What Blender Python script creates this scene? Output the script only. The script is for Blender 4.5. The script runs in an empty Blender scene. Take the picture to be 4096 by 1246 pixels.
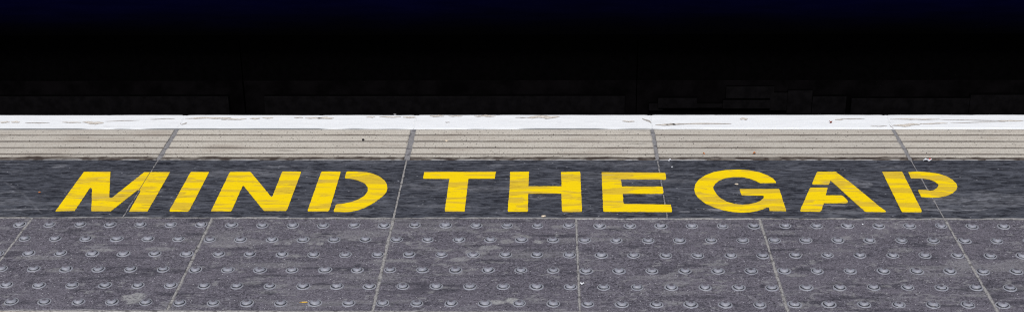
import bpy, bmesh, math, random
import numpy as np
from mathutils import Vector, Matrix

rng = random.Random(7)
SC = bpy.context.scene
COL = SC.collection
LETTERS = {"M":[[[-1.1578,0.2381],[-1.0955,0.2394],[-1.0583,0.1017],[-1.054,0.0981],[-1.0508,0.0999],[-1.0151,0.2344],[-1.0138,0.2372],[-0.953,0.2372],[-0.9517,0.0359],[-0.9519,0.0306],[-0.9927,0.0305],[-0.9951,0.1324],[-0.9974,0.1391],[-1.0036,0.1399],[-1.0341,0.0321],[-1.0782,0.032],[-1.111,0.146],[-1.1162,0.1523],[-1.1175,0.1448],[-1.1157,0.0336],[-1.1585,0.0317],[-1.1586,0.2342]]],"I":[[[-0.9041,0.2334],[-0.9026,0.2377],[-0.861,0.2378],[-0.8602,0.2319],[-0.8593,0.0361],[-0.8608,0.0309],[-0.9019,0.0308],[-0.9036,0.036]]],"N":[[[-0.8102,0.2377],[-0.7635,0.2391],[-0.7596,0.2334],[-0.6881,0.1031],[-0.6865,0.1092],[-0.6874,0.2348],[-0.6865,0.2405],[-0.6432,0.2397],[-0.6424,0.2327],[-0.6412,0.0419],[-0.6435,0.0349],[-0.6912,0.0348],[-0.6943,0.0379],[-0.7618,0.1603],[-0.7648,0.1644],[-0.7656,0.1582],[-0.7642,0.0396],[-0.7653,0.0326],[-0.8096,0.0325],[-0.8101,0.0387],[-0.8111,0.2333]]],"D":[[[-0.5937,0.2406],[-0.5497,0.2407],[-0.549,0.2329],[-0.5468,0.0403],[-0.5488,0.0325],[-0.5937,0.0324],[-0.5952,0.0382],[-0.5949,0.2337]],[[-0.5333,0.2416],[-0.5057,0.2408],[-0.4869,0.2373],[-0.4713,0.2287],[-0.455,0.2137],[-0.442,0.1945],[-0.4334,0.1735],[-0.4295,0.1486],[-0.4297,0.1301],[-0.4361,0.1078],[-0.4503,0.0778],[-0.4652,0.0561],[-0.4807,0.0405],[-0.4969,0.0319],[-0.5087,0.0299],[-0.5356,0.031],[-0.5369,0.0364],[-0.5355,0.0637],[-0.5338,0.0677],[-0.5194,0.0709],[-0.503,0.0788],[-0.4873,0.0936],[-0.4772,0.1117],[-0.4728,0.1341],[-0.4746,0.1526],[-0.4806,0.1692],[-0.4914,0.1839],[-0.5055,0.1957],[-0.519,0.202],[-0.5335,0.205],[-0.5351,0.2114],[-0.5355,0.2372]]],"T":[[[-0.3521,0.2385],[-0.1834,0.2408],[-0.1848,0.2039],[-0.2463,0.2038],[-0.2458,0.0328],[-0.2885,0.0326],[-0.2897,0.0379],[-0.2903,0.2026],[-0.3508,0.2036],[-0.352,0.2071]]],"H":[[[-0.1501,0.2396],[-0.106,0.2409],[-0.106,0.1612],[-0.0299,0.1614],[-0.0309,0.2386],[0.0135,0.2407],[0.0142,0.234],[0.0141,0.0388],[0.0131,0.0318],[-0.029,0.0317],[-0.0302,0.0369],[-0.031,0.1251],[-0.1061,0.1242],[-0.1058,0.0349],[-0.1069,0.0325],[-0.1495,0.0324],[-0.1504,0.0383],[-0.1491,0.1499]]],"E":[[[0.0643,0.238],[0.212,0.2363],[0.2129,0.2304],[0.2124,0.2034],[0.2099,0.1985],[0.2043,0.1985],[0.2012,0.2008],[0.1075,0.2006],[0.1077,0.1609],[0.1999,0.1607],[0.201,0.1551],[0.2005,0.1304],[0.1987,0.1241],[0.108,0.1239],[0.1075,0.0742],[0.1096,0.0706],[0.2124,0.0674],[0.2127,0.0376],[0.2111,0.0317],[0.0637,0.033],[0.0607,0.0361]]],"G":[[[0.4254,0.1811],[0.4624,0.1819],[0.4628,0.1868],[0.4592,0.2039],[0.4487,0.2212],[0.4316,0.2386],[0.4102,0.2495],[0.3845,0.2533],[0.3547,0.2502],[0.3274,0.2403],[0.3041,0.2209],[0.2873,0.1979],[0.2768,0.1733],[0.2719,0.1472],[0.2718,0.1214],[0.2776,0.0997],[0.2892,0.0747],[0.3045,0.0571],[0.3244,0.0415],[0.3449,0.0329],[0.3645,0.0295],[0.3849,0.0323],[0.401,0.0382],[0.4146,0.047],[0.4234,0.055],[0.4279,0.054],[0.4272,0.0383],[0.4632,0.0374],[0.4634,0.0436],[0.4647,0.1439],[0.4638,0.1487],[0.3754,0.1474],[0.3745,0.1437],[0.375,0.1188],[0.377,0.1162],[0.4226,0.1153],[0.4248,0.1109],[0.4223,0.1001],[0.414,0.0875],[0.4016,0.0768],[0.3851,0.0697],[0.3708,0.0672],[0.3542,0.0714],[0.3384,0.082],[0.3263,0.0999],[0.3193,0.1216],[0.3158,0.1454],[0.3158,0.1584],[0.3219,0.1752],[0.3337,0.1942],[0.3497,0.2075],[0.37,0.2141],[0.3893,0.2134],[0.4045,0.2057],[0.4159,0.1943]]],"A":[[[0.5674,0.2405],[0.6095,0.2414],[0.6114,0.2382],[0.6341,0.178],[0.6563,0.1093],[0.6707,0.0631],[0.6811,0.0361],[0.6794,0.0332],[0.6375,0.0341],[0.6348,0.0366],[0.5893,0.1943],[0.5873,0.1896],[0.5821,0.1747],[0.5801,0.1728],[0.5445,0.1731],[0.5448,0.1797],[0.5645,0.2353]],[[0.5373,0.1553],[0.5746,0.1561],[0.5745,0.1515],[0.564,0.1158],[0.599,0.1155],[0.6022,0.111],[0.608,0.0868],[0.6058,0.0794],[0.6012,0.0765],[0.553,0.0774],[0.5406,0.0392],[0.5366,0.0345],[0.4945,0.0355],[0.4946,0.0409],[0.534,0.1507]]],"P":[[[0.7175,0.2416],[0.7632,0.2424],[0.7638,0.2376],[0.7599,0.0381],[0.7574,0.0327],[0.7159,0.0333],[0.715,0.0397]],[[0.7777,0.2396],[0.8003,0.2425],[0.8262,0.2385],[0.846,0.2305],[0.8595,0.2177],[0.8693,0.198],[0.8719,0.1765],[0.8703,0.161],[0.8638,0.1457],[0.8511,0.1285],[0.8346,0.1153],[0.8147,0.107],[0.7949,0.1059],[0.7756,0.1096],[0.7768,0.1417],[0.7791,0.1443],[0.7945,0.1436],[0.8034,0.1398],[0.8104,0.1417],[0.8215,0.1532],[0.829,0.1667],[0.8295,0.1783],[0.8246,0.192],[0.8155,0.2018],[0.8033,0.2065],[0.776,0.2077]]]}
GROOVES = [0.4645,0.4255,0.3866,0.3484,0.3227,0.3096]
CHIPS = [[-1.2541,0.5368,-1.1979,0.5301,0.0155],[-1.3058,0.5368,-1.2568,0.5351,0.0062],[-1.4677,0.5369,-1.4424,0.5386,0.0093],[-1.4391,0.5386,-1.4164,0.5385,0.0093],[-0.9947,0.5631,-0.8775,0.5663,0.0109],[-0.9006,0.5563,-0.8363,0.5579,0.0077],[-0.8273,0.5613,-0.8015,0.5612,0.0093],[-0.7956,0.5646,-0.7685,0.5645,0.0077],[-0.7148,0.5678,-0.6915,0.5678,0.0062],[-0.6845,0.5645,-0.6394,0.5644,0.0077],[-0.6561,0.5644,-0.6116,0.5644,0.0124],[-0.528,0.571,-0.5061,0.5709,0.0062],[-0.494,0.5726,-0.4397,0.5709,0.0077],[-0.4338,0.5692,-0.3977,0.5692,0.0109],[-0.3649,0.5775,-0.3288,0.5774,0.0109],[-0.3166,0.5774,-0.2812,0.5774,0.0062],[-0.2503,0.5774,-0.1963,0.5773,0.0109],[-0.1133,0.5689,-0.032,0.5721,0.0186],[-0.146,0.5673,-0.1107,0.5672,0.0047],[0.1278,0.5423,0.1581,0.5406,0.0093],[0.2097,0.5178,0.2876,0.5242,0.0093],[0.2308,0.5226,0.2623,0.5226,0.0109],[0.2594,0.5259,0.4012,0.5274,0.0062],[0.4271,0.5584,0.4461,0.5584,0.0155],[0.6665,0.5533,0.6867,0.5533,0.0062],[0.7456,0.5094,0.7895,0.511,0.0047],[0.8005,0.5126,0.8731,0.5222,0.014],[0.8735,0.5238,0.9438,0.5303,0.0062],[0.95,0.5302,1.0709,0.5383,0.0047],[1.0718,0.5415,1.1383,0.5463,0.0077],[0.8059,0.5564,0.9313,0.5547,0.0062],[0.9304,0.5514,1.1378,0.5447,0.0047],[0.6801,0.5582,0.7432,0.5581,0.0047],[-0.3234,0.5361,-0.3107,0.5361,0.0047],[-1.085,0.5565,-1.0215,0.5614,0.0047],[-1.1979,0.5433,-1.1091,0.5499,0.0039],[-1.4018,0.5336,-1.3371,0.5335,0.0047]]
GOUGES = [[[0.1785,0.5636],[0.1856,0.5554],[0.1966,0.5488],[0.2046,0.5357],[0.2077,0.5259],[0.2003,0.5275],[0.1947,0.5389],[0.1852,0.5488],[0.1793,0.5554]],[[-1.0042,0.5333],[-0.9967,0.5234],[-0.9908,0.5284],[-0.9857,0.5366],[-0.9829,0.53],[-0.9877,0.5234],[-0.9946,0.5202],[-1.0039,0.5267]],[[0.7958,0.5223],[0.7974,0.5126],[0.8014,0.503],[0.8035,0.4903],[0.8,0.4966],[0.7963,0.5078]]]
STAINS = [[-0.1595,-0.3613,0.0156,0.0088,0.9],[-0.1328,-0.3543,0.0132,0.0146,1],[-0.1293,-0.3601,0.0059,0.0058,1.5],[-0.8801,-0.3491,0.0199,0.0158,0.8],[-0.8817,-0.3647,0.0108,0.0097,0.7],[-0.6381,-0.1199,0.0069,0.0068,0.6],[-0.6135,-0.1176,0.0075,0.0069,0.6],[-0.5638,-0.1185,0.0074,0.0068,0.7],[-0.5431,-0.1184,0.008,0.0068,0.7],[-0.3569,-0.1165,0.0075,0.0068,0.6],[-0.0817,-0.1108,0.0106,0.0091,0.7],[-1.0472,-0.0895,0.0173,0.0081,0.5],[-1.0043,-0.1519,0.0424,0.0078,0.5],[-0.8786,-0.1458,0.0318,0.009,0.4],[-1.1258,-0.1856,0.0788,0.0088,0.35],[-0.6041,-0.1722,0.0314,0.0066,0.5],[0.2806,-0.2058,0.0306,0.0096,0.4],[0.4129,-0.3664,0.029,0.0096,0.6],[0.4411,-0.2521,0.0251,0.0083,0.4],[0.2748,-0.1149,0.0105,0.0056,0.6],[-0.7446,-0.1283,0.0319,0.009,0.4],[-0.2133,-0.1594,0.0261,0.011,0.5],[-0.1828,-0.1371,0.0289,0.0112,0.55],[-0.1468,-0.1088,0.0238,0.0103,0.5],[-0.1155,-0.0858,0.0214,0.0093,0.5],[-0.243,-0.1869,0.0207,0.0109,0.5],[-0.282,-0.1487,0.0315,0.0067,0.4],[-0.3196,-0.1377,0.0263,0.0056,0.35],[-0.4722,-0.0987,0.0213,0.0092,0.4],[-0.0298,-0.0387,0.027,0.0095,0.4],[-0.1752,-0.0569,0.027,0.0094,0.4],[0.6707,-0.1444,0.031,0.0111,0.3],[0.5677,-0.0888,0.0158,0.0092,0.4],[0.1925,-0.2841,0.0399,0.0082,0.3],[-0.7846,-0.3977,0.039,0.0076,0.3],[0.0728,-0.0383,0.0323,0.0059,0.4],[0.7851,-0.198,0.0355,0.0161,0.3],[-0.6597,-0.2888,0.0302,0.0082,0.35],[-0.5974,-0.2986,0.0201,0.0101,0.4],[-1.0508,-0.239,0.0413,0.0085,0.3],[-0.3772,-0.1929,0.0466,0.0076,0.45],[0.7737,-0.3304,0.0243,0.0059,0.4]]
GRIME = [[-0.6148,-0.3268,0.0199,0.006,0.8],[0.3652,-0.2932,0.0099,0.0081,0.6],[-0.6477,-0.2989,0.0302,0.0061,0.5],[-0.5128,-0.2931,0.0302,0.0072,0.5],[-0.057,-0.2956,0.0349,0.0061,0.4],[-0.8769,-0.2328,0.0361,0.0063,0.4],[-0.2566,-0.2967,0.03,0.0061,0.5],[-0.4523,-0.2147,0.0083,0.0107,0.7],[0.2996,-0.0316,0.0269,0.0071,0.4],[0.6172,-0.2918,0.0296,0.0061,0.4]]
SCUFFS = [[-1.2262,0.2709,0.0157,0.0144,0.5],[0.8468,0.0929,0.0665,0.0204,0.55],[0.7835,0.1055,0.0334,0.0128,0.5],[0.9261,0.1187,0.0335,0.026,0.4],[0.6532,0.1771,0.0342,0.0189,0.5],[0.5812,0.0669,0.0387,0.005,0.9],[0.8015,0.0451,0.0437,0.0037,1.1],[0.8779,0.0454,0.0328,0.0037,1],[0.2407,0.0335,0.0138,0.005,0.9],[0.3077,0.0436,0.0386,0.0062,0.9],[0.1423,0.0431,0.0111,0.0038,0.7],[-0.5681,0.2365,0.0354,0.0098,0.4],[-0.2279,0.142,0.0228,0.008,0.5],[-0.9522,0.1404,0.0145,0.0107,0.5],[-0.8402,0.2361,0.0296,0.0098,0.45],[-0.5015,0.2227,0.0352,0.0111,0.4],[0.1806,0.1168,0.0281,0.0131,0.4],[-0.0849,0.1032,0.0282,0.0104,0.4],[-1.2836,0.1264,0.0347,0.0079,0.35],[0.3962,0.1304,0.0338,0.0131,0.35],[0.3795,0.2241,0.0174,0.0111,0.4],[-1.2145,0.0428,0.0959,0.0019,0.9],[-1.2518,0.0364,0.0339,0.0025,0.5],[0.742,0.2692,0.035,0.0085,0.5],[-0.1752,0.2794,0.0416,0.0071,0.4],[-0.6806,0.2716,0.0478,0.0072,0.35],[-1.0323,0.2218,0.0355,0.007,0.4],[0.3607,0.0713,0.0111,0.005,0.6]]
SCRATCH = [[-1.3282,0.1827],[-1.293,0.153],[-1.2507,0.1068],[-1.2181,0.0618],[-1.1876,0.0216]]
LITTER = [["white torn paper scrap with a red corner lying below the ribbed strip at far right","paper scrap",0.8373,0.304,0.02,0.007,"white",1],["pale fluff crumb on the joint under the letter H","crumb",-0.071,0.006,0.011,0.006,"cream",0],["small white flake on the tactile paving below the letters H and E","flake",0.0068,-0.2929,0.009,0.003,"white",0],["bluish white chip at the top of the black band above the letter E","chip",0.2272,0.302,0.009,0.004,"white",0],["tiny white pebble on the black band between E and G","pebble",0.2309,0.2663,0.005,0.004,"white",0],["orange leaf crumb on the ribbed strip above the letter G","leaf crumb",0.4346,0.3458,0.008,0.003,"orange",0],["small orange crumb on the ribbed strip between E and G","leaf crumb",0.3131,0.3413,0.006,0.003,"orange",0],["orange speck on the black band left of the letter M","crumb",-1.2269,0.1271,0.006,0.003,"orange",0],["dark red brown crumb on the white edge above the letter A","leaf crumb",0.6517,0.5313,0.009,0.005,"rust",0],["yellow splinter on the tactile paving below the letter D","splinter",-0.5386,-0.3663,0.016,0.003,"tan",0],["cream seed husk inside the bowl of the letter G","seed husk",0.3707,0.1718,0.009,0.004,"cream",0],["tan pebble in a groove of the ribbed strip above the letter T","pebble",-0.3117,0.4194,0.008,0.005,"cream",0],["dark grey grit lump on the ribbed strip above the letter D","pebble",-0.5186,0.4255,0.008,0.005,"dark",0],["grey fluff tuft caught on the front of the white edge above D","fluff",-0.4562,0.6004,0.008,0.004,"grey",0],["white grain on the tactile paving below the letter A","grain",0.6169,-0.0277,0.004,0.003,"white",0]]
STEPS = [[-1.7407,-0.9127,-0.0812,0.008],[-0.8172,0.142,-0.0814,0.0084]]
CASES = [[0.2292,0.3325,-0.0271,0.0024],[0.2051,0.2435,-0.0356,-0.0151],[0.3267,0.4007,-0.0272,-0.0147],[0.3995,0.5265,-0.029,-0.0045],[0.408,0.5351,-0.0018,0.0321],[0.5236,0.5714,-0.0358,0.0151],[0.57,0.6349,-0.0444,0.0218],[0.6346,0.7244,-0.0816,0.0066],[0.738,1.0559,-0.0816,0.0008],[1.0465,1.3671,-0.0817,0.0113]]
SEAMS = [[-0.8729,0.0653,-0.8629,-0.0489],[0.1731,-0.0149,0.175,-0.0473]]
TR = {"lip":[-0.154,0.1771],"top":[-0.1512,0.3057]}
CAM = [1.3713768876717047,0.4223272693253286,-0.02888608884661987,-0.011514228749406673,5557.31173790974,-0.05983547124262666,-2.717586546506431]
EXPO = 0.62

# ---------------------------------------------------------------- helpers
def tag(o, label=None, cat=None, group=None, kind=None):
    for k, v in (('label', label), ('category', cat), ('group', group), ('kind', kind)):
        if v:
            o[k] = v
    if cat: o['kind'] = 'thing'
    return o

def empty(name, loc=(0, 0, 0)):
    o = bpy.data.objects.new(name, None)
    o.location = loc
    o.empty_display_size = .05
    COL.objects.link(o)
    return o

def link(name, me, mats, parent=None, loc=(0, 0, 0)):
    o = bpy.data.objects.new(name, me)
    for m in mats if isinstance(mats, (list, tuple)) else [mats]:
        if m.name not in [s.name for s in me.materials if s]:
            me.materials.append(m)
    o.location = loc
    COL.objects.link(o)
    if parent:
        o.parent = parent
    return o

# hashed value noise, works on arrays of world positions
def _h(ix, iy, seed):
    n = (ix.astype(np.int64) * 374761393 + iy.astype(np.int64) * 668265263 + seed * 1274126177) & 0xFFFFFFFF
    n = ((n ^ (n >> 13)) * 1274126177) & 0xFFFFFFFF
    n = (n ^ (n >> 16)) & 0xFFFF
    return n / 65535.0

def vn(x, y, seed=0):
    x = np.asarray(x, float); y = np.asarray(y, float)
    x, y = np.broadcast_arrays(x, y)
    ix = np.floor(x); iy = np.floor(y)
    fx = x - ix; fy = y - iy
    fx = fx * fx * (3 - 2 * fx); fy = fy * fy * (3 - 2 * fy)
    a = _h(ix, iy, seed); b = _h(ix + 1, iy, seed)
    c = _h(ix, iy + 1, seed); d = _h(ix + 1, iy + 1, seed)
    return (a * (1 - fx) + b * fx) * (1 - fy) + (c * (1 - fx) + d * fx) * fy

def fbm(x, y, seed=0, octv=4):
    s = 0; a = .5; t = 0
    for i in range(octv):
        s = s + a * vn(x * 2 ** i, y * 2 ** i, seed + i * 17); t += a; a *= .55
    return s / t

def sstep(a, b, v):
    t = np.clip((v - a) / (b - a), 0, 1)
    return t * t * (3 - 2 * t)

def blobs(x, y, lst, seed):
    """soft-edged ragged spots: (cx, cy, rx, ry, strength)"""
    out = np.zeros_like(x)
    wx = (fbm(x * 70, y * 90, seed, 3) - .5)
    wy = (fbm(x * 80, y * 120, seed + 50, 3) - .5)
    for cx, cy, rx, ry, s in lst:
        ry = max(ry, .0025)
        d = np.hypot((x - cx) / rx + wx * 1.3, (y - cy) / ry + wy * 1.3)
        out = np.maximum(out, s * (1 - sstep(.7, 1.12, d)))
    return out

def sheet(name, X, Y, Z, mats, parent, loc, attrs=None, depth=.04, smooth=True):
    """a slab: an n x m top surface (world coordinates) closed by sides down to -depth"""
    n, m = X.shape
    V = np.stack([X - loc[0], Y - loc[1], Z - loc[2]], -1).reshape(-1, 3)
    idx = np.arange(n * m).reshape(n, m)
    F = np.stack([idx[:-1, :-1], idx[1:, :-1], idx[1:, 1:], idx[:-1, 1:]], -1).reshape(-1, 4)
    ring = np.concatenate([idx[:, 0], idx[-1, 1:], idx[-2::-1, -1], idx[0, -2:0:-1]])
    low = V[ring].copy(); low[:, 2] = -depth - loc[2]
    k = len(ring); base = n * m
    j = np.arange(k); jn = (j + 1) % k
    S = np.stack([ring[jn], ring[j], base + j, base + jn], -1)
    V = np.concatenate([V, low]); F = np.concatenate([F, S])
    me = bpy.data.meshes.new(name)
    me.vertices.add(len(V)); me.vertices.foreach_set('co', V.astype(np.float32).ravel())
    me.loops.add(len(F) * 4); me.loops.foreach_set('vertex_index', F.astype(np.int32).ravel())
    me.polygons.add(len(F))
    me.polygons.foreach_set('loop_start', np.arange(0, len(F) * 4, 4, dtype=np.int32))
    me.polygons.foreach_set('loop_total', np.full(len(F), 4, dtype=np.int32))
    sm = np.zeros(len(F), bool); sm[:(n - 1) * (m - 1)] = smooth
    me.update(calc_edges=True)
    me.polygons.foreach_set('use_smooth', sm)
    me.validate()
    for an, val in (attrs or {}).items():
        a = me.attributes.new(an, 'FLOAT', 'POINT')
        full = np.concatenate([val.ravel(), val.ravel()[ring]]).astype(np.float32)
        a.data.foreach_set('value', full)
    return link(name, me, mats, parent)

def bm_obj(name, bm, mats, parent=None, loc=(0, 0, 0), smooth=False):
    me = bpy.data.meshes.new(name)
    bmesh.ops.recalc_face_normals(bm, faces=bm.faces)
    bm.to_mesh(me); bm.free()
    if smooth:
        for f in me.polygons: f.use_smooth = True
    return link(name, me, mats, parent, loc)

def add_box(bm, x0, x1, y0, y1, z0, z1, bev=0):
    r = bmesh.ops.create_cube(bm, size=1)
    vs = r['verts']
    for v in vs:
        v.co = Vector(((x0 + x1) / 2 + v.co.x * (x1 - x0), (y0 + y1) / 2 + v.co.y * (y1 - y0), (z0 + z1) / 2 + v.co.z * (z1 - z0)))
    if bev:
        es = list({e for v in vs for e in v.link_edges})
        bmesh.ops.bevel(bm, geom=es, offset=bev, segments=2, affect='EDGES', profile=.6)

# ---------------------------------------------------------------- materials
class N:
    def __init__(s, name, rough=.7, spec=.3):
        s.m = bpy.data.materials.new(name); s.m.use_nodes = True
        s.t = s.m.node_tree; s.n = s.t.nodes
        s.b = s.n['Principled BSDF']
        s.b.inputs['Roughness'].default_value = rough
        s.b.inputs['Specular IOR Level'].default_value = spec
        s.geo = s.n.new('ShaderNodeNewGeometry')
        s.tc = s.n.new('ShaderNodeTexCoord')
    def _in(s, sock, v):
        if hasattr(v, 'is_output') or isinstance(v, bpy.types.NodeSocket): s.t.links.new(v, sock)
        elif isinstance(v, tuple) and len(v) == 3 and sock.type == 'RGBA': sock.default_value = (*v, 1)
        else: sock.default_value = v
    def scale(s, sc, src=None, rot=0):
        k = s.n.new('ShaderNodeMapping'); k.inputs['Scale'].default_value = sc
        k.inputs['Rotation'].default_value = (0, 0, rot)
        s.t.links.new(src or s.geo.outputs['Position'], k.inputs['Vector']); return k.outputs[0]
    def noise(s, vec, scale=1, det=4, rough=.55, dist=0):
        k = s.n.new('ShaderNodeTexNoise'); s._in(k.inputs['Vector'], vec)
        k.inputs['Scale'].default_value = scale; k.inputs['Detail'].default_value = det
        k.inputs['Roughness'].default_value = rough; k.inputs['Distortion'].default_value = dist
        return k.outputs['Fac']
    def voro(s, vec, scale=1):
        k = s.n.new('ShaderNodeTexVoronoi'); s._in(k.inputs['Vector'], vec); k.inputs['Scale'].default_value = scale
        return k.outputs['Distance'], k.outputs['Color']
    def rng(s, v, a, b, c=0., d=1.):
        k = s.n.new('ShaderNodeMapRange'); s._in(k.inputs[0], v)
        for i, q in enumerate((a, b, c, d)): k.inputs[i + 1].default_value = q
        k.interpolation_type = 'SMOOTHSTEP'; return k.outputs[0]
    def math(s, op, a, b=0.):
        k = s.n.new('ShaderNodeMath'); k.operation = op; s._in(k.inputs[0], a); s._in(k.inputs[1], b); return k.outputs[0]
    def mix(s, f, a, b, mode='MIX'):
        k = s.n.new('ShaderNodeMix'); k.data_type = 'RGBA'; k.blend_type = mode
        s._in(k.inputs[0], f); s._in(k.inputs[6], a); s._in(k.inputs[7], b); return k.outputs[2]
    def attr(s, name):
        k = s.n.new('ShaderNodeAttribute'); k.attribute_name = name; return k.outputs['Fac']
    def sep(s, v):
        k = s.n.new('ShaderNodeSeparateXYZ'); s._in(k.inputs[0], v); return k.outputs
    def bump(s, h, dist=.001, strength=1):
        k = s.n.new('ShaderNodeBump'); s._in(k.inputs['Height'], h)
        k.inputs['Distance'].default_value = dist; k.inputs['Strength'].default_value = strength
        s.t.links.new(k.outputs[0], s.b.inputs['Normal'])
    def col(s, c): s._in(s.b.inputs['Base Color'], c)
    def rough(s, r): s._in(s.b.inputs['Roughness'], r)

def slab_colour(k, base_d, base_l):
    """dark terrazzo-like paving: mottling, fine grit, sparkling pale grains"""
    P = k.geo.outputs['Position']
    big = k.noise(k.scale((5, 9, 5)), 1, 4, .6)
    grit = k.noise(P, 210, 4, .75)
    fine = k.noise(P, 620, 2, .6)
    c = k.mix(k.rng(grit, .38, .62), tuple(v * .72 for v in base_d), tuple(v * 1.15 for v in base_l))
    g2 = k.noise(P, 130, 3, .7)
    c = k.mix(k.rng(g2, .52, .68, 0, .55), c, (base_l[0] * 1.75, base_l[1] * 1.78, base_l[2] * 1.75))
    c = k.mix(k.rng(g2, .45, .32, 0, .6), c, (.028, .027, .034))
    mid = k.noise(k.scale((80, 105, 80)), 1, 4, .7)
    c = k.mix(k.rng(mid, .50, .70, 0, .45), c, (base_l[0] * 1.5, base_l[1] * 1.5, base_l[2] * 1.45))
    c = k.mix(k.rng(mid, .46, .30, 0, .5), c, (.035, .033, .043))
    c = k.mix(k.rng(big, .35, .7, 0, .4), c, (base_l[0] * 1.35, base_l[1] * 1.33, base_l[2] * 1.3))
    c = k.mix(k.rng(fine, .44, .32, 0, .8), c, (.022, .02, .026))
    c = k.mix(k.rng(fine, .58, .70, 0, .6), c, (.30, .295, .31))
    d, vc = k.voro(P, 260)
    pick = k.sep(vc)
    grain = k.math('MULTIPLY', k.rng(d, .40, .15), k.rng(pick[0], .90, .97))
    c = k.mix(k.math('MULTIPLY', grain, .75), c, (.55, .54, .55))
    dk = k.math('MULTIPLY', k.rng(d, .45, .25), k.rng(pick[1], .86, .92))
    c = k.mix(k.math('MULTIPLY', dk, .75), c, (.014, .012, .016))
    return c, grit, fine

def mat_tactile():
    k = N('tactile_paving_stone', .62, .35)
    c, grit, fine = slab_colour(k, (.066, .060, .074), (.128, .117, .139))
    sm = k.noise(k.scale((9, 38, 9), rot=.06), 1, 6, .62, .6)
    sm2 = k.noise(k.scale((30, 110, 30), rot=-.05), 1, 4, .6, .3)
    c = k.mix(k.rng(sm, .60, .72, 0, .55), c, (.245, .24, .25))
    c = k.mix(k.rng(sm, .40, .27, 0, .4), c, (.036, .034, .044))
    c = k.mix(k.rng(sm2, .66, .76, 0, .4), c, (.27, .27, .27))
    c = k.mix(k.attr('grime'), c, (.022, .022, .03))
    pale = k.math('MULTIPLY', k.attr('pale'), k.rng(k.noise(k.geo.outputs['Position'], 170, 4, .7), .34, .56, .18, 1))
    c = k.mix(pale, c, (.33, .325, .315))
    k.col(c)
    k.bump(k.math('ADD', grit, k.math('MULTIPLY', fine, .6)), .0012, .55)
    return k.m

def mat_stud():
    k = N('tactile_stud_stone', .5, .45)
    c, grit, fine = slab_colour(k, (.066, .060, .074), (.128, .117, .139))
    x, y, z = k.sep(k.tc.outputs['Object'])
    r = k.math('SQRT', k.math('ADD', k.math('MULTIPLY', x, x), k.math('MULTIPLY', y, y)))
    wob = k.math('MULTIPLY', k.math('SUBTRACT', k.noise(k.geo.outputs['Position'], 90, 3), .5), .0034)
    r = k.math('ADD', r, wob)
    # paler dome shoulders: worn by shoes, plus light on the front slopes painted in
    c = k.mix(k.math('MULTIPLY', k.rng(r, .0036, .0064), .70), c, (.275, .28, .315))
    # dark ring at the foot of the dome, pale dust washed up round it
    g = k.math('MULTIPLY', k.rng(r, .0094, .0102), k.rng(r, .0120, .0112))
    c = k.mix(k.math('MULTIPLY', g, .95), c, (.016, .016, .022))
    p = k.math('MULTIPLY', k.rng(r, .0112, .0118), k.rng(r, .0142, .0122))
    p = k.math('MULTIPLY', p, k.rng(k.noise(k.geo.outputs['Position'], 40, 2), .30, .62, .05, .72))
    c = k.mix(p, c, (.30, .30, .31))
    k.col(c)
    k.bump(k.math('ADD', grit, fine), .0008, .4)
    return k.m

def mat_black():
    k = N('worn_black_surface', .55, .35)
    P = k.geo.outputs['Position']
    a = k.noise(k.scale((26, 120, 20), rot=.03), 1, 8, .74, .8)
    a2 = k.noise(k.scale((24, 75, 20), rot=.42), 1, 6, .7, .8)
    b = k.noise(k.scale((5.5, 22, 5), rot=.05), 1, 6, .68, 1.2)
    l = k.noise(k.scale((60, 330, 40), rot=.03), 1, 5, .72, .4)
    g = k.noise(P, 420, 3, .7)
    c = k.mix(k.rng(a, .38, .62), (.015, .016, .022), (.078, .082, .098))
    c = k.mix(k.rng(a2, .56, .70, 0, .5), c, (.115, .12, .142))
    c = k.mix(k.rng(b, .52, .70, 0, .62), c, (.130, .135, .160))
    c = k.mix(k.rng(b, .44, .28, 0, .7), c, (.013, .014, .021))
    c = k.mix(k.rng(l, .57, .70, 0, .6), c, (.20, .21, .24))
    c = k.mix(k.rng(l, .40, .26, 0, .75), c, (.009, .009, .014))
    c = k.mix(k.rng(g, .38, .28, 0, .6), c, (.01, .01, .015))
    d, vc = k.voro(k.scale((120, 240, 120)), 1)
    pk = k.sep(vc)
    sp = k.math('MULTIPLY', k.rng(d, .34, .15), k.rng(pk[0], .965, .985))
    c = k.mix(k.math('MULTIPLY', sp, .5), c, (.5, .5, .53))
    pale = k.math('MULTIPLY', k.attr('pale'), k.rng(k.math('ADD', k.math('MULTIPLY', a, .6), k.math('MULTIPLY', l, .4)), .40, .60, .12, 1))
    c = k.mix(pale, c, (.25, .25, .27))
    c = k.mix(k.attr('grime'), c, (.30, .29, .285))
    k.col(c)
    k.bump(k.math('ADD', a, k.math('MULTIPLY', l, .5)), .0015, .5)
    return k.m

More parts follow.
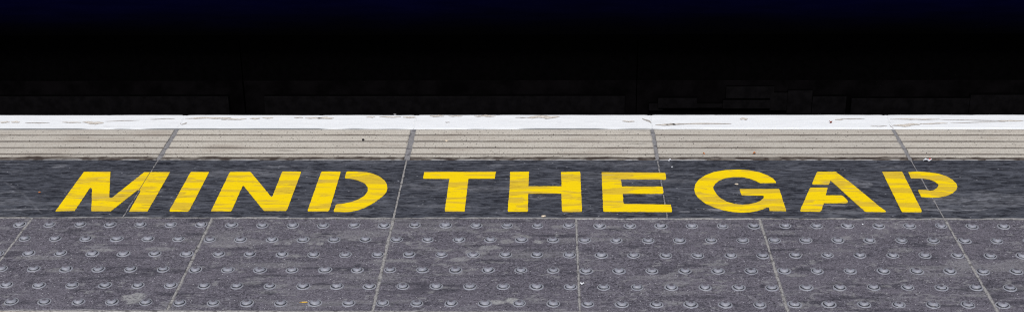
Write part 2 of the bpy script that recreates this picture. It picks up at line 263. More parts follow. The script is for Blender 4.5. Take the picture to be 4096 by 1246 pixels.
def mat_ribs():
    k = N('ribbed_artificial_stone', .8, .2)
    oi = k.n.new('ShaderNodeObjectInfo').outputs['Random']
    P = k.geo.outputs['Position']
    n1 = k.noise(P, 260, 4, .7); n2 = k.noise(k.scale((5, 22, 5)), 1, 4); n3 = k.noise(k.scale((70, 170, 70)), 1, 3, .6)
    c = k.mix(k.rng(n1, .34, .66), (.40, .363, .307), (.595, .552, .485))
    c = k.mix(k.rng(oi, 0, 1, 0, .28), c, (.36, .335, .30))
    c = k.mix(k.rng(n2, .48, .72, 0, .45), c, (.30, .245, .20))
    c = k.mix(k.rng(n3, .63, .76, 0, .65), c, (.60, .58, .55))
    c = k.mix(k.rng(n3, .36, .26, 0, .7), c, (.18, .155, .14))
    d, vc = k.voro(P, 190)
    pk = k.sep(vc)
    sp = k.math('MULTIPLY', k.rng(d, .42, .22), k.rng(pk[0], .88, .93))
    c = k.mix(k.math('MULTIPLY', sp, .85), c, (.06, .05, .045))
    dirt = k.math('MULTIPLY', k.attr('grime'), k.rng(k.noise(k.scale((26, 60, 26)), 1, 4), .25, .5, .85, 1))
    c = k.mix(dirt, c, (.046, .033, .028))
    c = k.mix(k.attr('pale'), c, (.45, .45, .46))
    k.col(c)
    k.bump(k.math('ADD', n1, n3), .001, .5)
    return k.m

def mat_white():
    k = N('white_edge_paint', .5, .3)
    P = k.geo.outputs['Position']
    n = k.noise(k.scale((16, 130, 40), rot=.02), 1, 5, .62, .8)
    f = k.noise(P, 300, 3)
    c = k.mix(k.rng(f, .3, .7), (.79, .80, .81), (.85, .857, .86))
    c = k.mix(k.rng(n, .60, .70, 0, .34), c, (.50, .49, .48))
    c = k.mix(k.rng(k.noise(k.scale((5, 20, 10)), 1, 4), .6, .78, 0, .25), c, (.66, .69, .72))
    c = k.mix(k.attr('grime'), c, (.10, .105, .11))
    k.col(c)
    k.bump(k.math('ADD', n, k.math('MULTIPLY', f, .3)), .0012, .4)
    return k.m

def mat_yellow():
    k = N('stencilled_yellow_paint', .5, .3)
    P = k.geo.outputs['Position']
    band = k.noise(k.scale((4.5, 34, 4), rot=.015), 1, 6, .62, 1.0)
    fine = k.noise(k.scale((22, 300, 20), rot=.03), 1, 5, .65, .6)
    net = k.noise(k.scale((80, 190, 80)), 1, 3, .6)
    w = k.rng(band, .50, .52)
    c = k.mix(w, (.90, .63, .004), (.70, .475, .03))
    c = k.mix(k.rng(net, .42, .30, 0, .35), c, (.50, .29, .03))
    dk = k.math('MULTIPLY', k.rng(fine, .56, .66), k.math('ADD', k.math('MULTIPLY', w, .5), .22))
    c = k.mix(dk, c, (.20, .11, .02))
    gr = k.math('MULTIPLY', k.rng(k.noise(k.scale((6, 70, 6)), 1, 4, .6), .58, .70), w)
    c = k.mix(k.math('MULTIPLY', gr, .55), c, (.42, .34, .20))
    sc = k.noise(k.scale((45, 150, 40)), 1, 5, .75)
    c = k.mix(k.rng(sc, .64, .74, 0, .7), c, (.10, .085, .055))
    k.col(c)
    k.bump(k.math('ADD', fine, k.math('MULTIPLY', band, .5)), .0009, .5)
    return k.m

def mat_mortar(name, d, l, dirt):
    k = N(name, .85, .15)
    P = k.geo.outputs['Position']
    n = k.noise(P, 180, 4, .7); b = k.noise(k.scale((60, 60, 60)), 1, 3)
    c = k.mix(k.rng(n, .35, .65), d, l)
    c = k.mix(k.rng(b, .48, .36, 0, .8), c, dirt)
    k.col(c); k.bump(n, .0015, .6)
    return k.m

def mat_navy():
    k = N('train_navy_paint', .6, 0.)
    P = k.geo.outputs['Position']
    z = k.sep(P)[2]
    # shading of the turned-under lower bodyside, painted in as a fade to black
    shade_z = k.math('ADD', z, k.math('MULTIPLY', k.math('SUBTRACT', k.noise(k.scale((1.5, 4, 9)), 1, 4), .5), .10))
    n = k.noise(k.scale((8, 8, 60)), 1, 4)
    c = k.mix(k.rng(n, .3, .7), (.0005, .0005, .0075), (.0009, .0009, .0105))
    k.col(k.mix(k.rng(shade_z, .335, .19), c, (.0005, .0005, .0006)))
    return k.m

def mat_plain(name, col, rough=.7, spec=.2, var=.25, sc=200):
    k = N(name, rough, spec)
    n = k.noise(k.geo.outputs['Position'], sc, 4, .6)
    k.col(k.mix(k.rng(n, .3, .7), tuple(c * (1 - var) for c in col), tuple(min(1, c * (1 + var)) for c in col)))
    return k.m

M = dict(tile=mat_tactile(), stud=mat_stud(), black=mat_black(), ribs=mat_ribs(), white=mat_white(), yellow=mat_yellow(),
         mortar_rib=mat_mortar('grey_sealant', (.19, .183, .186), (.275, .265, .265), (.10, .095, .10)),
         mortar_tile=mat_mortar('pale_mortar', (.20, .19, .185), (.36, .345, .33), (.085, .08, .08)),
         mortar_dark=mat_mortar('grimy_mortar', (.05, .05, .055), (.34, .33, .33), (.02, .02, .022)),
         chip=mat_plain('bare_stone_chip', (.60, .55, .49), .85, .15, .25, 250),
         chip_rim=mat_plain('chip_rim', (.40, .37, .345), .85, .1),
         asphalt=mat_plain('platform_asphalt', (.06, .06, .065), .85, .2, .4, 300),
         ballast=mat_plain('track_ballast', (.030, .027, .025), .95, .1, .6, 30),
         ochre=mat_plain('ochre_line_paint', (.50, .27, .015), .6, .2, .2),
         navy=mat_navy(),
         under_black=mat_plain('train_underframe_black', (.0006, .0005, .0006), .9, .01, .35, 60),  # underframe colour, also put on box tops as painted shade
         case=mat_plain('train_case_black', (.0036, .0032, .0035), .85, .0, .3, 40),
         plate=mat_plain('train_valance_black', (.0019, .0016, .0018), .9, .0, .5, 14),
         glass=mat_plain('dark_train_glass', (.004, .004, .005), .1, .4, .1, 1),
         steel=mat_plain('rail_steel', (.06, .05, .045), .5, .4))
M['lit_white'] = mat_plain('litter_white', (.62, .62, .64), .7, .2, .1)
M['lit_cream'] = mat_plain('litter_cream', (.62, .52, .40), .7, .2, .2)
M['lit_orange'] = mat_plain('litter_orange', (.50, .17, .045), .7, .2, .25)
M['lit_rust'] = mat_plain('litter_rust', (.22, .045, .02), .7, .2, .3)
M['lit_tan'] = mat_plain('litter_tan', (.66, .42, .08), .7, .2, .2)
M['lit_dark'] = mat_plain('litter_dark', (.035, .03, .03), .8, .2, .3)
M['lit_grey'] = mat_plain('litter_grey', (.30, .29, .29), .9, .1, .3)
M['lit_red'] = mat_plain('litter_red', (.55, .06, .04), .7, .2, .2)

# ---------------------------------------------------------------- ground levels
# x to the right along the edge, y towards the train, z up; z = 0 is the tread of the platform
Y_EDGE, Y_WHITE, Y_BLACK, Y_TILE = .5945, .4960, .3085, -.4
X0 = -1.6                                # first coping slab starts here; each is 0.6 m
JX = [-1.0, -.4, .2, .8]                 # joints between coping slabs, in view
RIBGAP = {-1.0: .0115, -.4: .0135, .2: .0095, .8: .0085}
BANDGAP = {-1.0: .0035, -.4: .0042, .2: .0036, .8: .0030}

def wob(x, y, amp, seed, f=55):
    return (fbm(x * f, y * f, seed, 3) - .5) * 2 * amp

# ---------------------------------------------------------------- edge coping slabs
def edge_profile_grid(x0, x1, y0, y1, dx, dy):
    nx = max(2, int(round((x1 - x0) / dx)) + 1); ny = max(2, int(round((y1 - y0) / dy)) + 1)
    X, Y = np.meshgrid(np.linspace(x0, x1, nx), np.linspace(y0, y1, ny), indexing='ij')
    return X, Y

def ragged(X, Y, amp, seed, cols=True, rows=False):
    X = X.copy(); Y = Y.copy()
    if cols:
        X[0] += wob(X[0], Y[0], amp, seed); X[-1] += wob(X[-1], Y[-1], amp, seed + 3)
    if rows:
        Y[:, 0] += wob(X[:, 0], Y[:, 0], amp, seed + 5); Y[:, -1] += wob(X[:, -1], Y[:, -1], amp, seed + 8)
    return X, Y

GR = sorted(GROOVES[:4])                 # the four dark grooves of the ribbed strip

def rib_section(y):
    """height of the ribbed strip and how dirty it is"""
    z = np.zeros_like(y); g = np.zeros_like(y)
    for gy in GR:
        d = y - gy                       # steep towards the train, a slow ramp towards the platform
        cut = np.where(d >= 0, 1 - sstep(.0002, .0016, d), 1 - sstep(.0008, .0080, -d))
        z -= .0038 * cut
        g = np.maximum(g, np.where(d >= 0, 1 - sstep(0, .0022, d), np.maximum(1 - sstep(.0012, .0058, -d), .62 * (1 - sstep(.004, .0135, -d)))))
    return z, g

def nosing(x0, x1, parent, loc, chips=True):
    prof = []
    for y in np.linspace(Y_WHITE + .0008, Y_EDGE - .011, 22): prof.append((y, .0016))
    for a in np.linspace(0, math.pi / 2, 8)[1:]:
        prof.append((Y_EDGE - .011 + .011 * math.sin(a), .0016 - .011 + .011 * math.cos(a)))
    prof.append((Y_EDGE, -.03)); prof.append((Y_EDGE, -.06))
    nx = int((x1 - x0) / .004) + 1
    xs = np.linspace(x0 + .0003, x1 - .0003, nx)
    X, Y = np.meshgrid(xs, [p[0] for p in prof], indexing='ij'); Z = np.broadcast_to(np.array([p[1] for p in prof]), X.shape).copy()
    fr = sstep(Y_EDGE - .030, Y_EDGE, Y)
    Y += fr * (fbm(X * 9, Y * 0, 21, 4) - .5) * .0035
    # broken corners where two copings meet, and a few knocks along the arris
    for c in (x0, x1):
        d = np.abs(X - c)
        w = .0075 * (1 + .5 * vn(np.array(c * 31), np.array(.2), 4))
        k = np.clip(1 - d / w, 0, 1)
        Y -= fr * k * .0065
    for c, w, h in ((-.646, .010, .002), (-.19, .008, .0015), (.37, .007, .0012), (1.02, .006, .001), (-1.2, .006, .0012)):
        k = np.clip(1 - np.abs(X - c) / w, 0, 1); Y -= fr * k * h
    Z += (fbm(X * 18, Y * 60, 5, 3) - .5) * .0008
    g = np.zeros_like(X)
    for c in (x0, x1):                   # a hairline crack in the paint over the joint
        g = np.maximum(g, (1 - sstep(.0, .0028, np.abs(X - c))) * sstep(.45, .6, fbm(Y * 60, X * 4, 61, 3)) * .15)
    low = (1 - sstep(.0004, .0034, Y - Y_WHITE)) * sstep(.42, .62, fbm(X * 5, Y * 0 + 3, 71, 4))
    g = np.maximum(g, low * .9)
    o = sheet('white_nosing', X, Y, Z, [M['white']], parent, loc, {'grime': g}, depth=.07)
    if chips:
        def poly(bm, pts, mi):
            f = bm.faces.new([bm.verts.new(p) for p in pts]); f.material_index = mi
            f.normal_update()
            if f.normal.z < 0: f.normal_flip()
        def lens(bm, cx0, cy0, cx1, cy1, t, z, grow, mi, seed):
            r = random.Random(seed); n = 12; top = []; bot = []
            for i in range(n + 1):
                u = i / n
                x = cx0 + (cx1 - cx0) * u + (grow if u > .5 else -grow) * (1 if i in (0, n) else 0)
                y = cy0 + (cy1 - cy0) * u + math.sin(u * 9 + seed) * t * .15
                hh = (t / 2) * (math.sin(math.pi * u) ** .6) * (.65 + .55 * r.random()) + grow
                top.append((x, y + hh, z)); bot.append((x, y - hh * (.7 + .5 * r.random()), z))
            poly(bm, top + bot[::-1], mi)
        def done(bm):
            for v in bm.verts: v.co -= Vector(loc)
            me = bpy.data.meshes.new('paint_chip'); bm.to_mesh(me); bm.free()
            me.materials.append(M['chip']); me.materials.append(M['chip_rim'])
            link('paint_chip', me, [], o)
        for i, (a, b, c, d, t) in enumerate(CHIPS):
            if x0 <= (a + c) / 2 < x1:
                a_, c_ = max(a, x0 + .002), min(c, x1 - .002)
                bm = bmesh.new()
                lens(bm, a_, b, c_, d, t, .00235, .0007 if t > .006 else .0002, 1, i)
                if t > .0055: lens(bm, a_, b, c_, d, t * .9, .0027, .0, 0, i)
                done(bm)
        for G_ in GOUGES:
            if x0 <= sum(p[0] for p in G_) / len(G_) < x1:
                bm = bmesh.new(); poly(bm, [(max(x0, min(x1, p[0])), p[1], .0024) for p in G_], 1); done(bm)
    return o

def ribbed(x0, x1, parent, loc, g0, g1, seed):
    ys = np.unique(np.concatenate([np.linspace(Y_BLACK + .0012, Y_WHITE - .0006, 60)] + [g + np.array([-.008, -.006, -.004, -.002, -.0008, 0, .0004, .0009, .0016, .0024]) for g in GR]))
    xs = np.linspace(x0 + g0 / 2, x1 - g1 / 2, int((x1 - x0) / .005))
    X, Y = np.meshgrid(xs, ys, indexing='ij')
    Yw = Y + (fbm(X * 14, Y * 2, seed, 3) - .5) * .0016
    Z, g = rib_section(Yw)
    g = g * (.92 + .30 * sstep(.3, .65, fbm(X * 9, Y * 40, seed + 9, 3)))
    # smeared black paint between the last rib and the band
    lim = Y_BLACK + .0185 + (fbm(X * 25, Y * 0, 33, 4) - .5) * .010
    sm = 1 - sstep(-.003, .004, Y - lim)
    g = np.maximum(g, sm * (.72 + .28 * sstep(.35, .6, fbm(X * 50, Y * 160, 37, 3))))
    tip = (1 - sstep(.0015, .0055, Y - Y_BLACK))
    pale = np.clip(tip * sstep(.40, .6, fbm(X * 30, Y * 0, 39, 4)) * .75, 0, 1)
    top = sstep(Y_WHITE - .010, Y_WHITE, Y) * .35
    pale = np.maximum(pale, top)
    # brownish scuffed streaks
    st = sstep(.70, .82, fbm(X * 7, Y * 130, seed + 40, 4)) * .5
    g = np.clip(np.maximum(g, st), 0, 1)
    X, Y = ragged(X, Y, .0018, seed + 2)
    return sheet('ribbed_strip', X, Y, Z, [M['ribs']], parent, loc, {'grime': g * (1 - pale), 'pale': pale}, depth=.05)

def black_band(x0, x1, parent, loc, g0, g1, seed):
    X, Y = edge_profile_grid(x0 + g0 / 2, x1 - g1 / 2, .0020, Y_BLACK, .0034, .0028)
    pale = blobs(X, Y, SCUFFS, 3)
    for i in range(len(SCRATCH) - 1):
        a = np.array(SCRATCH[i]); b = np.array(SCRATCH[i + 1]); d = b - a
        t = np.clip(((X - a[0]) * d[0] + (Y - a[1]) * d[1]) / (d @ d), 0, 1)
        pale = np.maximum(pale, .5 * (1 - sstep(.0006, .0026, np.hypot(X - a[0] - t * d[0], Y - a[1] - t * d[1]))))
    wide = sstep(.56, .78, fbm(X * 3.2 + Y * 2, Y * 26, 81, 5)) * .40
    drag = fbm(X * 2.2, Y * 210, 97, 3)
    wide = np.maximum(wide, sstep(.74, .86, drag) * .5)
    arc = np.abs(fbm(X * 4, Y * 13, 93, 3) - .5)
    wide = np.maximum(wide, (1 - sstep(.002, .010, arc)) * .28 * sstep(.45, .65, fbm(X * 5, Y * 9, 95, 2)))
    pale = np.clip(np.maximum(pale, wide), 0, 1)
    # dusty chipped rim at the tactile side and a thin one at the ribs
    e = 1 - sstep(.0, .0035 , Y - .002 - .0025 * fbm(X * 40, X * 0, 14, 3))
    e2 = sstep(Y_BLACK - .0026, Y_BLACK, Y) * .5
    gr = np.clip(np.maximum(e * sstep(.42, .6, fbm(X * 28, Y * 60, 15, 4)) * .9, e2 * sstep(.35, .6, fbm(X * 25, X * 0, 16, 4))), 0, 1)
    Z = (fbm(X * 3, Y * 90, 44, 4) - .5) * .0007
    X, Y = ragged(X, Y, .0010, seed, True, True)
    return sheet('black_band', X, Y, Z, [M['black']], parent, loc, {'pale': pale, 'grime': gr}, depth=.05)

EDGE_LABELS = ['pale edge slab at far left under the first part of the letter M',
               'pale edge slab under the letters I, N and D',
               'pale edge slab under the letters T, H and E',
               'pale edge slab under the letters G and A',
               'pale edge slab at far right, only the bowl of the P on its black band']
for i, lab in enumerate(EDGE_LABELS):
    x0 = X0 + .6 * i; x1 = x0 + .6
    x0, x1 = round(x0, 3), round(x1, 3)
    root = empty('edge_slab', ((x0 + x1) / 2, .3, 0))
    tag(root, lab, 'paving slab', 'white nosed slabs along the platform edge')
    L = ((x0 + x1) / 2, .3, 0)
    nosing(x0, x1, root, L)
    ribbed(x0, x1, root, L, RIBGAP.get(x0, .01), RIBGAP.get(x1, .01), 100 + i * 7)
    black_band(x0, x1, root, L, BANDGAP.get(x0, .004), BANDGAP.get(x1, .004), 200 + i * 7)

# ---------------------------------------------------------------- tactile slabs
def stud_mesh(seed, h):
    r = random.Random(seed)
    prof = [(0, h), (.0022, h * .985), (.0042, h * .925), (.0060, h * .82), (.0076, h * .67), (.0090, h * .48), (.0101, h * .25), (.0107, h * .07),
            (.0114, .00035), (.0122, .0005), (.0132, .0004), (.0141, .0001), (.0148, -.0012)]
    n = 40; bm = bmesh.new(); rings = []
    top = bm.verts.new((0, 0, h))
    for k, (rr, z) in enumerate(prof[1:]):
        ring = []
        for j in range(n):
            a = 2 * math.pi * j / n
            q = rr * (1 + .035 * math.sin(2 * a + seed) + .02 * math.sin(5 * a + seed * 2) * (k > 5))
            ring.append(bm.verts.new((q * math.cos(a), q * math.sin(a), z + (r.random() - .5) * .00012)))
        rings.append(ring)
    for j in range(n): bm.faces.new((top, rings[0][j], rings[0][(j + 1) % n]))
    for a, b in zip(rings, rings[1:]):
        for j in range(n): bm.faces.new((a[j], b[j], b[(j + 1) % n], a[(j + 1) % n]))
    me = bpy.data.meshes.new('stud'); bm.to_mesh(me); bm.free()
    for f in me.polygons: f.use_smooth = True
    me.materials.append(M['stud'])
    return me
STUDS = [stud_mesh(s, h) for s, h in ((1, .0064), (2, .0058), (3, .0067), (4, .0061), (5, .0053))]
P6 = .4 / 6
def stud_spots(x0):
    for r in range(6):
        for c in range(6):
            yield x0 + P6 * (c + (.75 if r % 2 == 0 else .25)), -P6 * (r + .5)

TJ = {-1.2: .0045, -.8: .0050, -.4: .0056, 0.0: .0030, .4: .0045, .8: .0050}
TILE_LABELS = ['dark studded tactile slab cut by the left border, lower left corner',
               'dark studded tactile slab below the letters M and I',
               'dark studded tactile slab below the letters N and D',
               'dark studded tactile slab below the letters T and H',
               'dark studded tactile slab below the letters E and G',
               'dark studded tactile slab below the letters A and P',
               'dark studded tactile slab right of the joint under the P, cut by the right border']
for i, lab in enumerate(TILE_LABELS):
    x0 = round(-1.6 + .4 * i, 3); x1 = round(x0 + .4, 3)
    L = ((x0 + x1) / 2, -.2, 0)
    root = empty('tactile_slab', L)
    tag(root, lab, 'tactile paving', 'studded tactile slabs behind the black band')
    X, Y = edge_profile_grid(x0 + TJ.get(x0, .004) / 2, x1 - TJ.get(x1, .004) / 2, -.3965, -.0022, .0034, .0030)
    pale = blobs(X, Y, STAINS, 7)
    grime = blobs(X, Y, GRIME, 11)
    # rainwater washes: drifting pale veils and dark smears lying along the platform
    v = fbm(X * 5 + Y * 3, Y * 30 - X * 2, 301, 5)
    pale = np.maximum(pale, sstep(.60, .74, v) * .26)
    dg = np.abs(fbm(X * 6 - Y * 9, Y * 16 + X * 6, 321, 4) - .5)
    pale = np.maximum(pale, (1 - sstep(.003, .022, dg)) * sstep(.50, .66, fbm(X * 4, Y * 6, 323, 3)) * .42)
    sp = fbm(X * 48, Y * 95, 331, 3)
    pale = np.maximum(pale, sstep(.70, .80, sp) * .45)
    v2 = fbm(X * 11, Y * 62, 305, 4)
    grime = np.maximum(grime, sstep(.60, .78, v2) * .55)
    for sx, sy in stud_spots(x0):        # dark smudges beside some studs
        s = vn(np.array(sx * 91), np.array(sy * 77), 9)
        if s > .45:
            q = np.hypot((X - sx - .010 * (1 if s > .7 else -1)) / .030, (Y - sy + .001) / .0085)
            grime = np.maximum(grime, (1 - sstep(.3, 1.1, q)) * .55 * float(s))
    rim = 1 - sstep(0, .0035, np.minimum(np.minimum(X - X[0, 0], X[-1, 0] - X), np.minimum(-.0022 - Y, Y + .3965)))
    pale = np.maximum(pale, rim * sstep(.5, .66, fbm(X * 45, Y * 45, 311, 3)) * .5)
    Z = (fbm(X * 9, Y * 9, 51, 3) - .5) * .0010
    X, Y = ragged(X, Y, .0011, 400 + i, True, True)
    dz = (0, .0006, -.0004, .0002, -.0007, .0004, -.0002)[i]     # slabs never lie quite level
    Z = Z + dz
    sheet('slab_body', X, Y, Z, [M['tile']], root, L, {'pale': np.clip(pale, 0, 1.0), 'grime': np.clip(grime * (1 - np.clip(pale, 0, 1)), 0, 1)}, depth=.05)
    for sx, sy in stud_spots(x0):
        o = bpy.data.objects.new('stud', rng.choice(STUDS))
        o.parent = root
        o.location = (sx + rng.uniform(-.0008, .0008) - L[0], sy + rng.uniform(-.0008, .0008) - L[1], .0004 + dz)
        o.rotation_euler = (rng.uniform(-.03, .03), rng.uniform(-.03, .03), rng.uniform(0, 6.28))
        s = rng.uniform(.94, 1.06); s *= .96; o.scale = (s, s, rng.uniform(.82, 1.05))
        COL.objects.link(o)

# ---------------------------------------------------------------- the platform itself (setting)
bm = bmesh.new()
add_box(bm, -14, 14, -9, .545, -.95, -.012)
plat = bm_obj('platform', bm, M['mortar_dark']); tag(plat, kind='structure')
# pointing between the slabs
def strip(name, pts, w, z, mat, seed, amp=.3, parent=plat):
    """a bead of mortar: centre line, width, ragged and slightly domed"""
    n = len(pts); bm = bmesh.new(); rows = []
    for i, (x, y) in enumerate(pts):
        a = pts[max(0, i - 1)]; b = pts[min(n - 1, i + 1)]
        dx, dy = b[0] - a[0], b[1] - a[1]; l = math.hypot(dx, dy); nx, ny = -dy / l, dx / l
        r0 = w / 2 * (1 + amp * (float(vn(np.array(i * .45), np.array(.3), seed)) - .5) * 2)
        r1 = w / 2 * (1 + amp * (float(vn(np.array(i * .45), np.array(.7), seed + 5)) - .5) * 2)
        zz = z + (float(vn(np.array(i * .6), np.array(.9), seed + 9)) - .5) * .0008
        rows.append([bm.verts.new((x + nx * r0, y + ny * r0, zz - .0025)), bm.verts.new((x + nx * r0 * .7, y + ny * r0 * .7, zz)),
                     bm.verts.new((x - nx * r1 * .7, y - ny * r1 * .7, zz)), bm.verts.new((x - nx * r1, y - ny * r1, zz - .0025))])
    for a, b in zip(rows, rows[1:]):
        for j in range(3): bm.faces.new((a[j], a[j + 1], b[j + 1], b[j]))
    return bm_obj(name, bm, M[mat], parent, smooth=True)
def line(x0, y0, x1, y1, step=.006):
    n = max(3, int(math.hypot(x1 - x0, y1 - y0) / step)); return [(x0 + (x1 - x0) * i / n, y0 + (y1 - y0) * i / n) for i in range(n + 1)]
for x in JX:
    strip('mortar_joint', line(x, Y_BLACK - .002, x, Y_WHITE - .001), RIBGAP[x] + .003, -.0004, 'mortar_rib', int(x * 50) + 90, .2)
    strip('mortar_joint', line(x, .002, x, Y_BLACK - .003), BANDGAP[x] + .003, -.0002, {-.4: 'mortar_tile', .8: 'mortar_rib'}.get(x, 'mortar_dark'), int(x * 50) + 190, .45)
for x in JX:                             # the painted-over joint in the white edge
    strip('mortar_joint', line(x, Y_WHITE + .001, x, Y_EDGE - .012), .0070, .0019, 'white', int(x * 50) + 490, .3)
for x, w in TJ.items():
    strip('mortar_joint', line(x, -.397, x, -.002), w + .0025, .0002, 'mortar_tile', int(x * 50) + 290, .4)
strip('mortar_joint', line(-1.6, .0003, 1.4, .0003, .005), .0062, .0000, 'mortar_tile', 7, .75)
strip('mortar_joint', line(-1.6, -.3995, 1.4, -.3995, .006), .0085, .0003, 'mortar_tile', 17, .4)
# the platform going on behind the slabs and to both sides
bm = bmesh.new(); add_box(bm, -14, 14, -9, -.4035, -.012, -.001)
tag(bm_obj('platform_paving', bm, M['asphalt']), kind='structure')
for s in (-1, 1):
    a, b = (-14, -1.6) if s < 0 else (1.4, 14)
    bm = bmesh.new(); add_box(bm, a, b, -.4035, -.002, -.012, -.0005); bm_obj('platform_tread', bm, M['tile'], plat)
    bm = bmesh.new(); add_box(bm, a, b, -.001, Y_BLACK, -.012, -.0005); bm_obj('platform_band', bm, M['black'], plat)
    bm = bmesh.new(); add_box(bm, a, b, Y_BLACK + .001, Y_WHITE, -.012, -.0005); bm_obj('platform_ribs', bm, M['ribs'], plat)
    bm = bmesh.new(); add_box(bm, a, b, Y_WHITE + .001, Y_EDGE, -.06, .001, .006); bm_obj('platform_edge', bm, M['white'], plat)
bm = bmesh.new(); add_box(bm, -2.6, 2.6, -.52, -.4050, -.0009, .0004)
ln = bm_obj('painted_line', bm, M['ochre'])
tag(ln, 'ochre yellow painted line along the near side of the tactile slabs, at the bottom border', 'painted line')

# ---------------------------------------------------------------- yellow lettering
LGAP = {-1.0: .0016, -.4: .0016, .2: .0008, .8: .0008}
def letter(ch, parent, loc):
    bm = bmesh.new()
    for poly in LETTERS[ch]:
        # subtle raggedness on the sprayed edge
        pts = []
        for a, b in zip(poly, poly[1:] + poly[:1]):
            L_ = math.hypot(b[0] - a[0], b[1] - a[1]); n = max(1, int(L_ / .004))
            for i in range(n):
                t = i / n; x = a[0] + (b[0] - a[0]) * t; y = a[1] + (b[1] - a[1]) * t
                if 0 < i: x += (rng.random() - .5) * .0011; y += (rng.random() - .5) * .0009
                pts.append((x, y))
        bm.faces.new([bm.verts.new((x, y, .0013)) for x, y in pts])
    for jx in JX:
        xs = [v.co.x for v in bm.verts]
        if min(xs) < jx < max(xs):
            for q in (-.5, .5):
                bmesh.ops.bisect_plane(bm, geom=bm.verts[:] + bm.edges[:] + bm.faces[:], plane_co=(jx + q * LGAP[jx], 0, 0), plane_no=(1, 0, 0))
            kill = [f for f in bm.faces if abs(f.calc_center_median().x - jx) < LGAP[jx] * .5]
            bmesh.ops.delete(bm, geom=kill, context='FACES')
    for f in bm.faces:
        f.normal_update()
        if f.normal.z < 0: f.normal_flip()
    bmesh.ops.triangulate(bm, faces=bm.faces[:])
    ex = bmesh.ops.extrude_face_region(bm, geom=bm.faces[:])
    down = [g for g in ex['geom'] if isinstance(g, bmesh.types.BMVert)]
    for v in down: v.co.z = .0003
    for v in bm.verts: v.co -= Vector(loc)
    return bm_obj('letter', bm, M['yellow'], parent)
for word, lab in (('MIND', 'yellow stencilled word MIND, leftmost on the black band'),
                  ('THE', 'yellow stencilled word THE between MIND and GAP'),
                  ('GAP', 'yellow stencilled word GAP at the right of the black band')):
    xs = [p[0] for ch in word for poly in LETTERS[ch] for p in poly]
    loc = ((min(xs) + max(xs)) / 2, .13, .0003)
    root = empty('painted_word', loc)
    tag(root, lab, 'painted lettering', 'yellow words of the platform warning')
    for ch in word:
        tag(letter(ch, root, loc), 'letter %s' % ch)

# ---------------------------------------------------------------- litter
def litter(label, cat, x, y, a, b, mat, kind, seed):
    r = random.Random(seed); bm = bmesh.new()
    bmesh.ops.create_icosphere(bm, subdivisions=2, radius=1)
    flat = cat in ('paper scrap', 'flake', 'leaf crumb', 'chip')
    a *= .88; b *= .88
    for v in bm.verts:
        q = 1 + (r.random() - .5) * .7
        v.co.x *= a / 2 * q; v.co.y *= max(b, .003) / 2 * (1.2 if flat else 1) * q
        v.co.z *= (.0016 if flat else b * .42) * q
        if flat: v.co.z += .0018 * math.sin(v.co.x / a * 7 + seed)
    zmin = min(v.co.z for v in bm.verts)
    for v in bm.verts: v.co.z -= zmin
    z = .0024 if y > Y_WHITE else .0004
    if cat in ('seed husk',) or cat == 'chip': z = .0006
    ang = r.uniform(-.4, .4)
    bmesh.ops.rotate(bm, cent=(0, 0, 0), matrix=Matrix.Rotation(ang, 3, 'Z'), verts=bm.verts)
    if cat == 'fluff': y, z = Y_EDGE - .006, .0006
    o = bm_obj(cat.replace(' ', '_'), bm, M['lit_' + mat], None, (x, y, z))
    tag(o, label, cat, 'bits of litter on the platform')
    if kind:
        b2 = bmesh.new(); bmesh.ops.create_icosphere(b2, subdivisions=1, radius=1)
        for v in b2.verts: v.co = Vector((a * .38 + v.co.x * .003, .003 + v.co.y * .003, .004 + v.co.z * .0015))
        bm_obj('red_corner', b2, M['lit_red'], o)
    return o
for i, q in enumerate(LITTER): litter(*q, i + 3)

# ---------------------------------------------------------------- train in the dark beyond the edge
train = empty('train', (0, .72, -.95))
tag(train, 'near black train side with dark navy bodywork behind the white platform edge', 'train')
TL = Vector((0, .72, -.95))
def part(name, fn, mat, parent=train, smooth=False):
    bm = bmesh.new(); fn(bm)
    off = TL if parent is train else TL
    for v in bm.verts: v.co -= off
    return bm_obj(name, bm, M[mat], parent, smooth=smooth)
LIP = TR['lip'][1]
def body(bm):
    prof = [(.700, LIP - .004), (.664, LIP), (.650, LIP + .02), (.640, LIP + .08), (.632, LIP + .2), (.630, .9), (.640, 1.9), (.70, 2.4), (1.0, 2.75), (2.0, 2.9),
            (3.0, 2.75), (3.36, 2.3), (3.4, .9), (3.36, LIP), (.70, LIP)]
    ra = [bm.verts.new((-9, y, z)) for y, z in prof]; rb = [bm.verts.new((9, y, z)) for y, z in prof]
    n = len(prof)
    for i in range(n): bm.faces.new((ra[i], ra[(i + 1) % n], rb[(i + 1) % n], rb[i]))
    bm.faces.new(ra); bm.faces.new(rb[::-1])
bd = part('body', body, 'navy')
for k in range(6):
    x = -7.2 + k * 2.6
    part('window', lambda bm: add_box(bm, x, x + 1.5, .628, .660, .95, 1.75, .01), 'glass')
def sole(bm):
    edges = [-9, SEAMS[0][0] - .0015, SEAMS[0][0] + .0015, SEAMS[1][0] - .0018, SEAMS[1][0] + .0018, 9]
    for a, b in zip(edges[0::2], edges[1::2]): add_box(bm, a, b, .718, .80, -.42, LIP - .01)
part('underframe', sole, 'under_black')
part('underframe_floor', lambda bm: add_box(bm, -9, 9, .80, 3.3, -.2, LIP - .01), 'under_black')
def shaded_top(o):                        # upward faces coloured near-black as the shade under the body overhang
    o.data.materials.append(M['under_black'])
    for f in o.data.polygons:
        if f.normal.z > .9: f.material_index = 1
for a, b in zip([-9, SEAMS[0][0] + .0018, SEAMS[1][0] + .001], [SEAMS[0][0] - .0018, SEAMS[1][0] - .001, 9]):
    part('valance_plate', lambda bm: add_box(bm, a, b, .7145, .7170, -.40, .046, .001), 'plate')
for x0, x1, z0, z1 in STEPS:
    shaded_top(part('step_board', lambda bm: add_box(bm, x0, x1, .700, .735, z0 - .16, z1, .0022), 'case'))
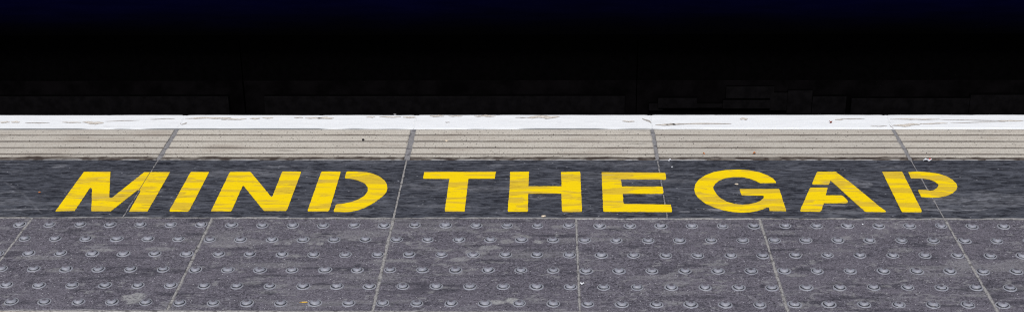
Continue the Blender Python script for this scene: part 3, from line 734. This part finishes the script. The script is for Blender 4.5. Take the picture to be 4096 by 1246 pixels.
for j, (x0, x1, z0, z1) in enumerate(CASES):
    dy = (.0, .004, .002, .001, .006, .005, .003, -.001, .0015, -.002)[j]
    shaded_top(part('equipment_case', lambda bm: add_box(bm, x0 + .0006 * (j % 2), x1 - .0004 * (j % 3), .700 + dy, .7176, z0 if z0 > -.06 else z0 - .2, z1, .0018), 'case'))
for x in (-6, -4.4, 4.4, 6):
    def wheel(bm):
        for y in (1.25, 2.75):
            bmesh.ops.create_cone(bm, cap_ends=True, segments=32, radius1=.40, radius2=.40, depth=.12, matrix=Matrix.Translation((x, y, -.47)) @ Matrix.Rotation(math.pi / 2, 4, 'X'))
        bmesh.ops.create_cone(bm, cap_ends=True, segments=16, radius1=.07, radius2=.07, depth=1.5, matrix=Matrix.Translation((x, 2.0, -.47)) @ Matrix.Rotation(math.pi / 2, 4, 'X'))
    part('wheelset', wheel, 'under_black')

# ---------------------------------------------------------------- track and ground
def gsheet(name, z, half, mat, y0=None):
    bm = bmesh.new()
    vs = [bm.verts.new(p) for p in ((-half, -half, z), (half, -half, z), (half, half, z), (-half, half, z))]
    bm.faces.new(vs); o = bm_obj(name, bm, M[mat]); tag(o, kind='structure'); return o
gsheet('ground', -1.0, 400, 'ballast')
bm = bmesh.new()
for y in (1.25, 2.75):
    add_box(bm, -60, 60, y - .035, y + .035, -.92, -.87, .008); add_box(bm, -60, 60, y - .07, y + .07, -.999, -.985); add_box(bm, -60, 60, y - .01, y + .01, -.985, -.92)
tag(bm_obj('track', bm, M['steel']), kind='structure')

# ---------------------------------------------------------------- camera
h, th, ps, ro, f, cx, cy = CAM
fw = Vector((math.sin(ps) * math.cos(th), math.cos(ps) * math.cos(th), -math.sin(th)))
rt = Vector((math.cos(ps), -math.sin(ps), 0)); up = rt.cross(fw)
r2 = math.cos(ro) * rt + math.sin(ro) * up; u2 = -math.sin(ro) * rt + math.cos(ro) * up
cam = bpy.data.cameras.new('camera'); co = bpy.data.objects.new('camera', cam); COL.objects.link(co)
R = Matrix((r2, u2, -fw)).transposed().to_4x4()
co.matrix_world = Matrix.Translation((cx, cy, h)) @ R
cam.sensor_fit = 'HORIZONTAL'; cam.sensor_width = 36; cam.lens = f / 4096 * 36
cam.clip_start = .05; cam.clip_end = 2000
SC.camera = co

# ---------------------------------------------------------------- light
EL, AZ = math.radians(52), math.radians(184)      # soft light from behind the photographer
w = bpy.data.worlds.new('World'); SC.world = w; w.use_nodes = True
nt = w.node_tree
bg = nt.nodes['Background']
sky = nt.nodes.new('ShaderNodeTexSky'); sky.sky_type = 'NISHITA'; sky.sun_disc = False
sky.sun_elevation = EL; sky.sun_rotation = AZ
nt.links.new(sky.outputs[0], bg.inputs['Color']); bg.inputs['Strength'].default_value = .065
sun = bpy.data.lights.new('sun', 'SUN'); sun.energy = 2.4; sun.angle = math.radians(22); sun.color = (1, .975, .94)
so = bpy.data.objects.new('sun', sun); COL.objects.link(so)
d = Vector((math.sin(AZ) * math.cos(EL), math.cos(AZ) * math.cos(EL), math.sin(EL)))
so.location = (0, -3, 6); so.rotation_euler = d.to_track_quat('Z', 'Y').to_euler()

vs = SC.view_settings
SC.display_settings.display_device = 'sRGB'
vs.view_transform = 'Standard'; vs.look = 'None'; vs.gamma = 1; vs.exposure = EXPO; vs.use_curve_mapping = False
SC.cycles.use_denoising = False
SC.cycles.pixel_filter_type = 'BLACKMAN_HARRIS'
SC.cycles.filter_width = 1.15
SC.cycles.max_bounces = 4
